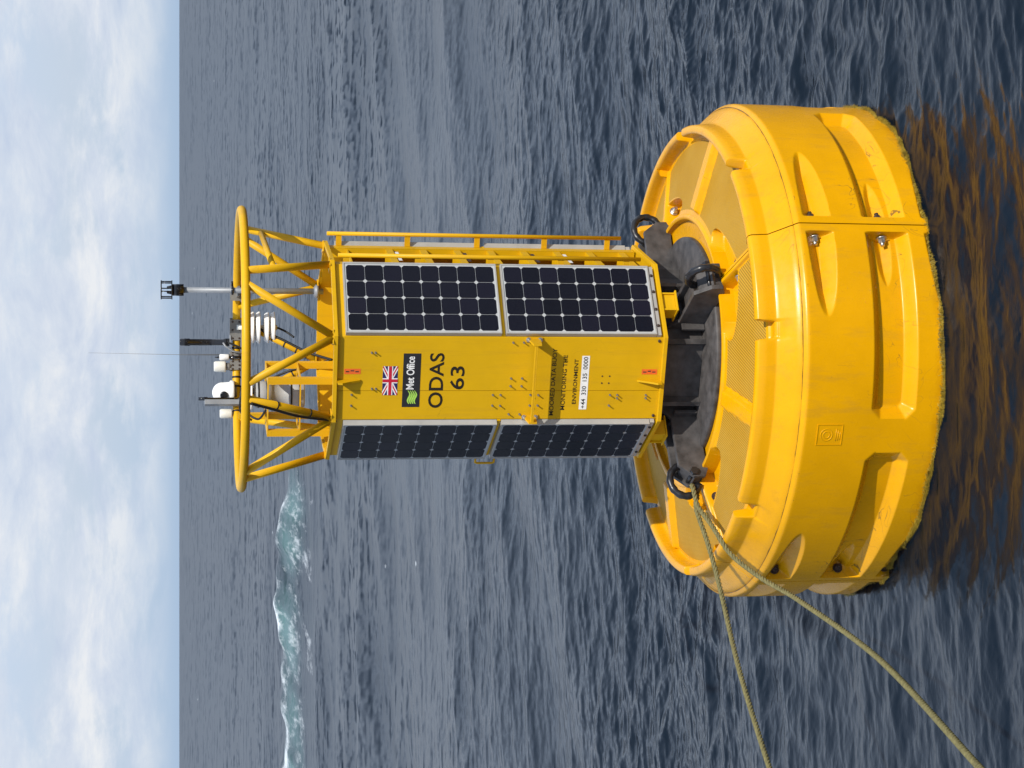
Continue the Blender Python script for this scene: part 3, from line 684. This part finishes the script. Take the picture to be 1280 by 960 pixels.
# --- ladder bay
fl_ = frame(LADDER)
lad = MB().boxf(fl_, AY - 0.30, AY - 0.285, -HY - 0.1, HY + 0.1, ZB + 0.01, ZT - 0.15).build('ladder', m_tower, buoy)
for s in (-1, 1):
    MB().boxf(fl_, AY - 0.004, AY, *sorted((s * HY, s * (HY - 0.075))), ZB + 0.007, ZT - 0.013).build('side_flange', m_tower, lad)
    MB().boxf(fl_, AY - 0.07, AY - 0.005, *sorted((s * (HY - 0.071), s * (HY - 0.075))), ZB + 0.007, ZT - 0.013).build('side_return', m_tower, lad)
    off = 0.062 if s < 0 else 0.085
    MB().tube([fl_(AY + off, s * HY, 3.815 if s < 0 else 3.845), fl_(AY + off, s * HY, 1.70)], 0.0145, 12).build('rail', m_tube, lad)
    for z in (3.76, 3.27, 2.765, 2.27, 1.80):
        MB().boxf(fl_, AY + 0.001, AY + off, s * HY - 0.004, s * HY + 0.004, z - 0.02, z + 0.02).build('standoff', m_tube, lad)
for z in np.linspace(3.43, 1.73, 8):
    ru = MB().boxf(fl_, AY - 0.10, AY - 0.0045, -HY + 0.076, HY - 0.076, z - 0.004, z + 0.004).boxf(fl_, AY - 0.012, AY - 0.0045, -HY + 0.076, HY - 0.076, z - 0.045, z - 0.0041).build('rung', m_tower, lad)
for z, c_ in ((3.65, m_greyin), (3.30, m_rust), (3.0, m_greyin), (2.60, m_rust), (2.25, m_greyin), (1.95, m_rust)):
    MB().boxf(fl_, AY - 0.28, AY - 0.14, -0.16, 0.02, z - 0.12, z + 0.05).build('equipment_box', c_, lad)
for z, c_ in ((3.385, m_white), (2.90, m_rust), (2.41, m_rust), (2.175, m_white)):
    MB().boxf(fl_, AY - 0.0042, AY - 0.003, -0.14, 0.12, z - 0.03, z - 0.006).build('rung_label', c_, lad)

# --- ring, struts and brace
ZR, RRING = 4.447, 0.969
MB().tube([pol(a, RRING, ZR) for a in np.arange(0, 360, 3.75)], 0.030, 14, closed=True).build('top_ring', m_tube, buoy)
nodes = [(YAW, 1, 1), (FRONT, 1, 1), (YAW - 90, 1, 1), (YAW + 90, 1, 1), (YAW + 135, 1, 1), (YAW + 180, 1, 1)]
RC = math.hypot(AS, HS) - 0.005
strut_pts = {}
for az, _, _ in nodes:
    for s in (-1, 1):
        p = pol(az + s * 3.2, RRING, ZR - 0.012); q = pol(az + s * 22.3, RC, 3.86)
        MB().tube([p, q], 0.0265, 12).build('strut', m_tube, buoy)
        MB().boxf(frame(az + s * 22.3), RC - 0.045, RC + 0.03, -0.045, 0.045, 3.8665, 3.876).build('foot_plate', m_tube, buoy)
pa = pol(YAW + 90 - 3.2, RRING, ZR).lerp(pol(YAW + 90 - 22.3, RC, 3.86), 0.26); pb = pol(YAW + 3.2, RRING, ZR).lerp(pol(YAW + 22.3, RC, 3.86), 0.32)
MB().tube([pa, pb], 0.021, 10).build('brace', m_tube, buoy)

# --- instruments on the back of the ring
def ring_at(px_y, front_=False):     # azimuth on the ring for an upright screen column
    s = max(-1, min(1, ((960 - px_y) - 523) / 165.0)); a = math.degrees(math.asin(s)); return a if front_ else 180 - a
def W3(az, r, z): return pol(az, r, z)
PXZ = 0.00588                         # metres per photo pixel at the back of the ring
def zx(x, base=294.5): return ZR + (base - x) * PXZ * 1.0
# wind sensor on a tall grey pole
az = 140.6; c = pol(az, 0.690, 0)
ws = MB().tube([Vector((c.x, c.y, 3.83)), Vector((c.x, c.y, zx(227)))], 0.0215, 14).build('wind_sensor', m_galv, buoy)
MB().lathe([(0.043, zx(228)), (0.043, zx(215)), (0.036, zx(213.5))], c=(c.x, c.y, 0), seg=20).build('sensor_body', m_glass, ws)
hd = MB().lathe([(0.07, zx(214.4)), (0.07, zx(213))], c=(c.x, c.y, 0), seg=24)
hd.lathe([(0.07, zx(201.5)), (0.07, zx(200.2))], c=(c.x, c.y, 0), seg=24)
for k in range(6):
    a = k * math.pi / 3 + 0.3; hd.tube([(c.x + 0.064 * math.cos(a), c.y + 0.064 * math.sin(a), zx(213)), (c.x + 0.064 * math.cos(a), c.y + 0.064 * math.sin(a), zx(201.5))], 0.005, 6)
for k in range(4):
    a = k * math.pi / 2 + 0.6; hd.tube([(c.x + 0.03 * math.cos(a), c.y + 0.03 * math.sin(a), zx(213)), (c.x + 0.022 * math.cos(a), c.y + 0.022 * math.sin(a), zx(208))], 0.009, 8)
hd.build('sensor_cage', m_glass, ws)
MB().lathe([(0.05, 3.867), (0.05, 3.885), (0.03, 3.90)], c=(c.x, c.y, 0), seg=16).build('pole_socket', m_galv, ws)
yr = math.sqrt(RRING ** 2 - c.x ** 2)            # ring directly behind the pole
def bxy(x0, x1, y0, y1, z0, z1): return MB().box8([(x, y, z) for z in (z0, z1) for x, y in ((x0, y0), (x1, y0), (x1, y1), (x0, y1))])
bxy(c.x - 0.035, c.x + 0.035, c.y + 0.022, yr - 0.031, ZR - 0.012, ZR + 0.004).build('clamp_arm', m_plate, ws)
bxy(c.x - 0.06, c.x + 0.06, yr - 0.045, yr - 0.0315, ZR - 0.045, ZR + 0.05).build('clamp_plate', m_plate, ws)
MB().lathe([(0.034, ZR + 0.035), (0.034, ZR + 0.052)], c=(c.x, c.y, 0), seg=16).boxf(frame(az), 0.72, 0.75, -0.04, 0.04, ZR + 0.036, ZR + 0.051).build('clamp_strap', m_glass, ws)
# perforated mounting plates
for py0, py1 in ((395, 421), (437, 447), (449, 461)):
    a0 = ring_at((py0 + py1) / 2); g_ = frame(a0); w_ = (py1 - py0) * PXZ / 2 / abs(math.cos(R_(a0)))
    mp_ = MB().boxf(g_, RRING - 0.044, RRING - 0.038, -w_, w_, ZR - 0.035, ZR + 0.05).boxf(g_, RRING + 0.034, RRING + 0.040, -w_, w_, ZR - 0.035, ZR + 0.05).boxf(g_, RRING - 0.038, RRING + 0.034, -w_, w_, ZR + 0.044, ZR + 0.05).build('mounting_plate', m_plate, buoy)
    for i in range(3):
        for z in (ZR - 0.02, ZR + 0.03):
            so = link('screw', scr, None, mp_); so.location = g_(RRING - 0.0441, -w_ * 0.8 + i * w_ * 0.8, z); so.rotation_euler.z = R_(a0); so.scale = (0.7, 0.7, 0.7)
# thick black rod antenna
az = ring_at(425); c = pol(az, RRING, 0)
an_ = MB().lathe([(0.030, ZR + 0.05), (0.030, ZR + 0.09), (0.024, ZR + 0.10), (0.024, zx(236)), (0.028, zx(235.5)), (0.028, zx(224)), (0.022, zx(223))], c=(c.x, c.y, 0), seg=18).build('rod_antenna', m_glass, buoy)
MB().boxf(frame(az), RRING - 0.05, RRING + 0.05, -0.055, 0.055, ZR + 0.042, ZR + 0.052).build('antenna_foot', m_galv, an_)
MB().tube([pol(az, RRING - 0.06, ZR + 0.10), pol(az + 1.5, RRING - 0.07, ZR + 0.085), pol(az + 4, RRING - 0.07, ZR + 0.03), pol(az + 5, RRING - 0.075, ZR - 0.06)], 0.007, 8).build('grey_cable', m_galv, an_)
# thin whip antenna
az = ring_at(441); c = pol(az, RRING, 0)
MB().tube([(c.x, c.y, ZR + 0.03), (c.x, c.y, zx(223)), (c.x + 0.012, c.y, zx(110))], [0.005, 0.002, 0.0009], 6).build('whip_antenna', m_plate, buoy)
# small white sensor with a black tip
az = ring_at(444.5); c = pol(az, RRING - 0.04, 0)
s_ = MB().lathe([(0.020, zx(285)), (0.024, zx(284)), (0.024, zx(274)), (0.020, zx(273))], c=(c.x, c.y, 0), seg=18).build('tip_sensor', m_white, buoy)
MB().tube([(c.x, c.y, zx(273)), (c.x, c.y, zx(267))], [0.008, 0.003], 8).build('tip', m_glass, s_)
MB().lathe([(0.012, zx(300)), (0.012, zx(285))], c=(c.x, c.y, 0), seg=12).build('stem', m_glass, s_)
# cream satellite modem
az = ring_at(456.5); c = pol(az, RRING - 0.02, 0)
s_ = MB().lathe([(0.040, zx(281)), (0.042, zx(279)), (0.040, zx(268)), (0.034, zx(266))], c=(c.x, c.y, 0), seg=24).build('satellite_modem', m_cream, buoy)
MB().lathe([(0.028, ZR + 0.04), (0.028, zx(281))], c=(c.x, c.y, 0), seg=16).build('stem', m_plate, s_)
# white camera dome
az = ring_at(490); c = pol(az, RRING - 0.01, 0)
pr_ = [(0.088, zx(291.5)), (0.092, zx(290)), (0.092, zx(286.5)), (0.080, zx(285))] + [(0.078 * math.cos(a), zx(277) + 0.078 * math.sin(a)) for a in np.linspace(0, R_(88), 10)]
s_ = MB().lathe(pr_, c=(c.x, c.y, 0), seg=32).build('camera_dome', m_white, buoy)
wd = Vector((-0.25, -1, 0)).normalized()
MB().lathe([(0.030, 0.0), (0.030, 0.018), (0.024, 0.024)], c=Vector((c.x, c.y, zx(278.5))) + wd * 0.066, axis=wd, seg=20).build('lens_window', m_glass, s_)
MB().lathe([(0.045, ZR + 0.0), (0.045, zx(291.5))], c=(c.x, c.y, 0), seg=18).build('dome_foot', m_plate, s_)
# grey box post with a stub antenna, and a second cream modem
az = ring_at(508); g_ = frame(az)
s_ = MB().boxf(g_, RRING - 0.10, RRING - 0.06, -0.02, 0.02, ZR - 0.03, zx(254)).build('antenna_post', m_galv, buoy, 0.003)
c = g_(RRING - 0.08, -0.033, 0)
MB().lathe([(0.010, ZR + 0.02), (0.010, zx(258)), (0.014, zx(257)), (0.014, zx(246.5))], c=(c.x, c.y, 0), seg=12).build('stub_antenna', m_glass, s_)
az = ring_at(516); c = pol(az, RRING, 0)
s_ = MB().lathe([(0.034, ZR + 0.035), (0.036, ZR + 0.045), (0.036, zx(275)), (0.028, zx(273))], c=(c.x, c.y, 0), seg=24).build('satellite_modem', m_cream, buoy)
MB().lathe([(0.02, ZR + 0.02), (0.02, ZR + 0.036)], c=(c.x, c.y, 0), seg=14).build('stem', m_plate, s_)
# louvred radiation shield hanging under the ring
az = ring_at(404); c = pol(az, RRING - 0.06, 0)
s_ = MB().lathe([(0.02, ZR + 0.0), (0.02, ZR - 0.30)], c=(c.x, c.y, 0), seg=14).build('radiation_shield', m_cream, buoy)
for k, (z, r_) in enumerate(((ZR - 0.06, 0.118), (ZR - 0.105, 0.118), (ZR - 0.15, 0.120), (ZR - 0.215, 0.116), (ZR - 0.26, 0.118))):
    MB().lathe([(r_, z - 0.022), (r_ + 0.002, z - 0.014), (r_ * 0.86, z + 0.012), (0.03, z + 0.018)], c=(c.x, c.y, 0), seg=32).build('shield_plate', m_white, s_)
# inner yellow basket with a grey instrument
bc = pol(-118, 0.38, 0) + Vector((-0.01, 0.05, 0)); hw = 0.215
A_ = R_(FRONT); ex = Vector((math.cos(A_), math.sin(A_), 0)); ey = Vector((-math.sin(A_), math.cos(A_), 0))
def bk(x, y, z): return bc + ex * x + ey * y + Vector((0, 0, z))
def ring_bar(z0, z1, w_):
    mb = MB()
    for (x0, x1, y0, y1) in ((-hw, hw, -hw, -hw + w_), (-hw, hw, hw - w_, hw), (-hw, -hw + w_, -hw + w_, hw - w_), (hw - w_, hw, -hw + w_, hw - w_)):
        mb.box8([bk(x, y, z) for z in (z0, z1) for x, y in ((x0, y0), (x1, y0), (x1, y1), (x0, y1))])
    return mb
bas = ring_bar(4.255, 4.263, 0.06).build('instrument_basket', m_tube, buoy)
ring_bar(4.03, 4.038, 0.035).build('middle_frame', m_tube, bas)
for sx_, sy_ in ((-1, -1), (1, -1), (1, 1), (-1, 1)):
    mb = MB(); x0, x1 = sorted((sx_ * hw, sx_ * (hw - 0.045))); y0, y1 = sorted((sy_ * hw, sy_ * (hw - 0.045)))
    mb.box8([bk(x, y, z) for z in (3.712, 4.030) for x, y in ((x0 * .999, y0 * .999), (x1, y0 * .999), (x1, y1), (x0 * .999, y1))])
    mb.box8([bk(x, y, z) for z in (4.0385, 4.255) for x, y in ((x0 * .999, y0 * .999), (x1, y0 * .999), (x1, y1), (x0 * .999, y1))])
    mb.build('post', m_tube, bas)
MB().box8([bk(x, y, z) for z in (4.2635, 4.45) for x, y in ((-hw, hw - .04), (-hw + .04, hw - .04), (-hw + .04, hw), (-hw, hw))]).build('post', m_tube, bas)
gi = MB().lathe([(0.09, 3.99), (0.095, 4.0), (0.095, 4.10), (0.07, 4.11), (0.07, 4.22), (0.095, 4.23), (0.095, 4.33), (0.06, 4.35)], c=bk(0.02, 0.03, 0), seg=22).build('beacon', m_greyin, buoy)
for z in (4.02, 4.08, 4.25, 4.31): MB().lathe([(0.098, z), (0.098, z + 0.012)], c=bk(0.02, 0.03, 0), seg=22).build('band', m_cable, gi)
MB().lathe([(0.11, 4.36), (0.11, 4.372)], c=bk(0.02, 0.03, 0), seg=22).build('beacon_cap', m_white, gi)
# cables tied along the struts and lying in the tower top
def cable(pts, r=0.008):
    P = [Vector(p) for p in pts]; out = []
    for i in range(len(P) - 1):
        p0 = P[max(0, i - 1)]; p1 = P[i]; p2 = P[i + 1]; p3 = P[min(len(P) - 1, i + 2)]
        for k in range(8):
            u = k / 8; out.append(0.5 * ((2 * p1) + (p2 - p0) * u + (2 * p0 - 5 * p1 + 4 * p2 - p3) * u * u + (3 * p1 - p0 - 3 * p2 + p3) * u ** 3))
    out.append(P[-1]); MB().tube(out, r, 8).build('cable', m_cable, buoy)
p = pol(FRONT - 3.2, RRING, ZR - .012); q = pol(FRONT - 22.3, RC, 3.86)
off = Vector((-0.03, -0.012, -0.02))
cable([p + off, p.lerp(q, .25) + off * 1.2, p.lerp(q, .5) + off * 1.5, p.lerp(q, .8) + off, q + Vector((-0.02, 0.08, -0.08))], 0.010)
p = pol(YAW + 135 + 3.2, RRING, ZR); q = pol(YAW + 135 + 22.3, RC, 3.86); off = Vector((0.03, -0.02, 0.012))
cable([p + off + Vector((0.05, 0, -.1)), p.lerp(q, .3) + off, p.lerp(q, .6) + off, p.lerp(q, .9) + off, q + Vector((0, -0.15, -0.1))], 0.010)
p = pol(YAW + 180 - 3.2, RRING, ZR); q = pol(YAW + 180 - 22.3, RC, 3.86)
cable([p + off, p.lerp(q, .35) + off * 1.5, p.lerp(q, .7) + off, q + Vector((0, -0.2, -0.08))], 0.009)
for k in range(5):
    a = rng.uniform(-0.5, 0.5); b_ = rng.uniform(-0.1, 0.4)
    cable([Vector((a, b_, 3.72)), Vector((a + .08, b_ - .1, 3.78)), Vector((a + .02, b_ - .25, 3.80)), Vector((a - .1, b_ - .3, 3.73))], 0.007)
cable([bk(0.02, 0.1, 4.35), bk(-0.1, 0.05, 4.40), bk(-0.14, -0.05, 4.32), bk(-0.05, -0.12, 4.27)], 0.008)
cable([bk(0.1, 0.1, 4.42), bk(0.03, 0.0, 4.44), bk(-0.1, 0.0, 4.44), bk(-0.18, 0.05, 4.36)], 0.007)

def tie(p, q, u, r=0.0295, w=0.010):
    c0 = p.lerp(q, u); d = (q - p).normalized(); MB().tube([c0 - d * w / 2, c0 + d * w / 2], r, 12).build('cable_tie', m_cable, buoy)
p = pol(FRONT - 3.2, RRING, ZR - .012); q = pol(FRONT - 22.3, RC, 3.86)
for u in (0.33, 0.72): tie(p, q, u)
p = pol(YAW + 135 + 3.2, RRING, ZR - .012); q = pol(YAW + 135 + 22.3, RC, 3.86)
for u in (0.45, 0.6, 0.75, 0.88): tie(p, q, u)
p = pol(YAW + 180 - 3.2, RRING, ZR - .012); q = pol(YAW + 180 - 22.3, RC, 3.86)
for u in (0.5, 0.7): tie(p, q, u)
for py in (398, 432, 470, 482, 500, 514):
    a0 = ring_at(py); p = pol(a0 - 0.4, RRING, ZR); q = pol(a0 + 0.4, RRING, ZR); tie(p, q, 0.5, 0.034, 0.014)
cable([pol(ring_at(425), RRING - .05, ZR + .06), pol(ring_at(432), RRING - .06, ZR - .03), pol(ring_at(440), RRING - .05, ZR - .055), pol(ring_at(456), RRING - .05, ZR - .04), pol(ring_at(470), RRING - .06, ZR - .06), pol(ring_at(490), RRING - .05, ZR - .03)], 0.007)
cable([pol(ring_at(490), RRING - .03, ZR - .03), pol(ring_at(500), RRING - .08, ZR - .10), pol(ring_at(508), RRING - .12, ZR - .08), pol(ring_at(512), RRING - .06, ZR - .02)], 0.006)
cable([pol(ring_at(404), RRING - .06, ZR - .30), pol(ring_at(408), RRING - .10, ZR - .36), pol(ring_at(415), RRING - .16, ZR - .42)], 0.008)
# ------------------------------------------------------------------ mooring rope, both strands through the left shackle
Cv = Vector((CAM_X, -CAM_D, CAM_H))
def strand_path(keys):
    P = [Vector(p) for p in keys]; out = []
    for i in range(len(P) - 1):
        p0 = P[max(0, i - 1)]; p1 = P[i]; p2 = P[i + 1]; p3 = P[min(len(P) - 1, i + 2)]
        n = max(4, int((p2 - p1).length / 0.012))
        for k in range(n):
            u = k / n; out.append(0.5 * ((2 * p1) + (p2 - p0) * u + (2 * p0 - 5 * p1 + 4 * p2 - p3) * u * u + (3 * p1 - p0 - 3 * p2 + p3) * u ** 3))
    out.append(P[-1]); return out
SHK = pol(YAW - 90, 1.145, 1.335)
ROPE_KEYS = [(-1.763, -6.6, 1.979), (-1.901, -5.2, 1.477), (-1.765, -3.2, 1.076), (-1.612, -1.85, 1.03), (-1.524, -1.32, 1.10), (-1.40, -1.02, 1.205), (-1.287, -0.93, 1.262), (-1.20, -0.80, 1.285), (-1.09, -0.64, 1.325), tuple(SHK + Vector((0.05, -0.02, 0.0))), tuple(SHK + Vector((0.035, 0.055, -0.02))), tuple(SHK + Vector((-0.02, 0.05, -0.055))),
             (-1.115, -0.57, 1.315), (-1.343, -0.80, 1.302), (-1.622, -1.0, 1.281), (-2.071, -1.7, 1.377), (-2.476, -2.6, 1.501), (-2.633, -3.4, 1.662)]
path = strand_path(ROPE_KEYS)
mb = MB(); Rr = 0.0165; tang = []
x = None; cent = []; acc = 0.0
fr_list = []
for i, p in enumerate(path):
    a = path[max(0, i - 1)]; b_ = path[min(len(path) - 1, i + 1)]; tg = (b_ - a).normalized()
    if x is None: x = tg.cross(Vector((0, 0, 1))).normalized()
    x = (x - tg * x.dot(tg)).normalized(); y = tg.cross(x); acc += (p - a).length
    fr_list.append((p, x.copy(), y, acc))
for s in range(3):
    mb.tube([p + (xx * math.cos(6.283 * ac / 0.10 + s * 2.094) + yy * math.sin(6.283 * ac / 0.10 + s * 2.094)) * Rr * 0.60 for p, xx, yy, ac in fr_list], Rr * 0.52, 7)
rope = mb.build('mooring_rope', m_rope)
tag(rope, 'thin olive twisted rope looped through the left black shackle, both ends leading off', 'rope')
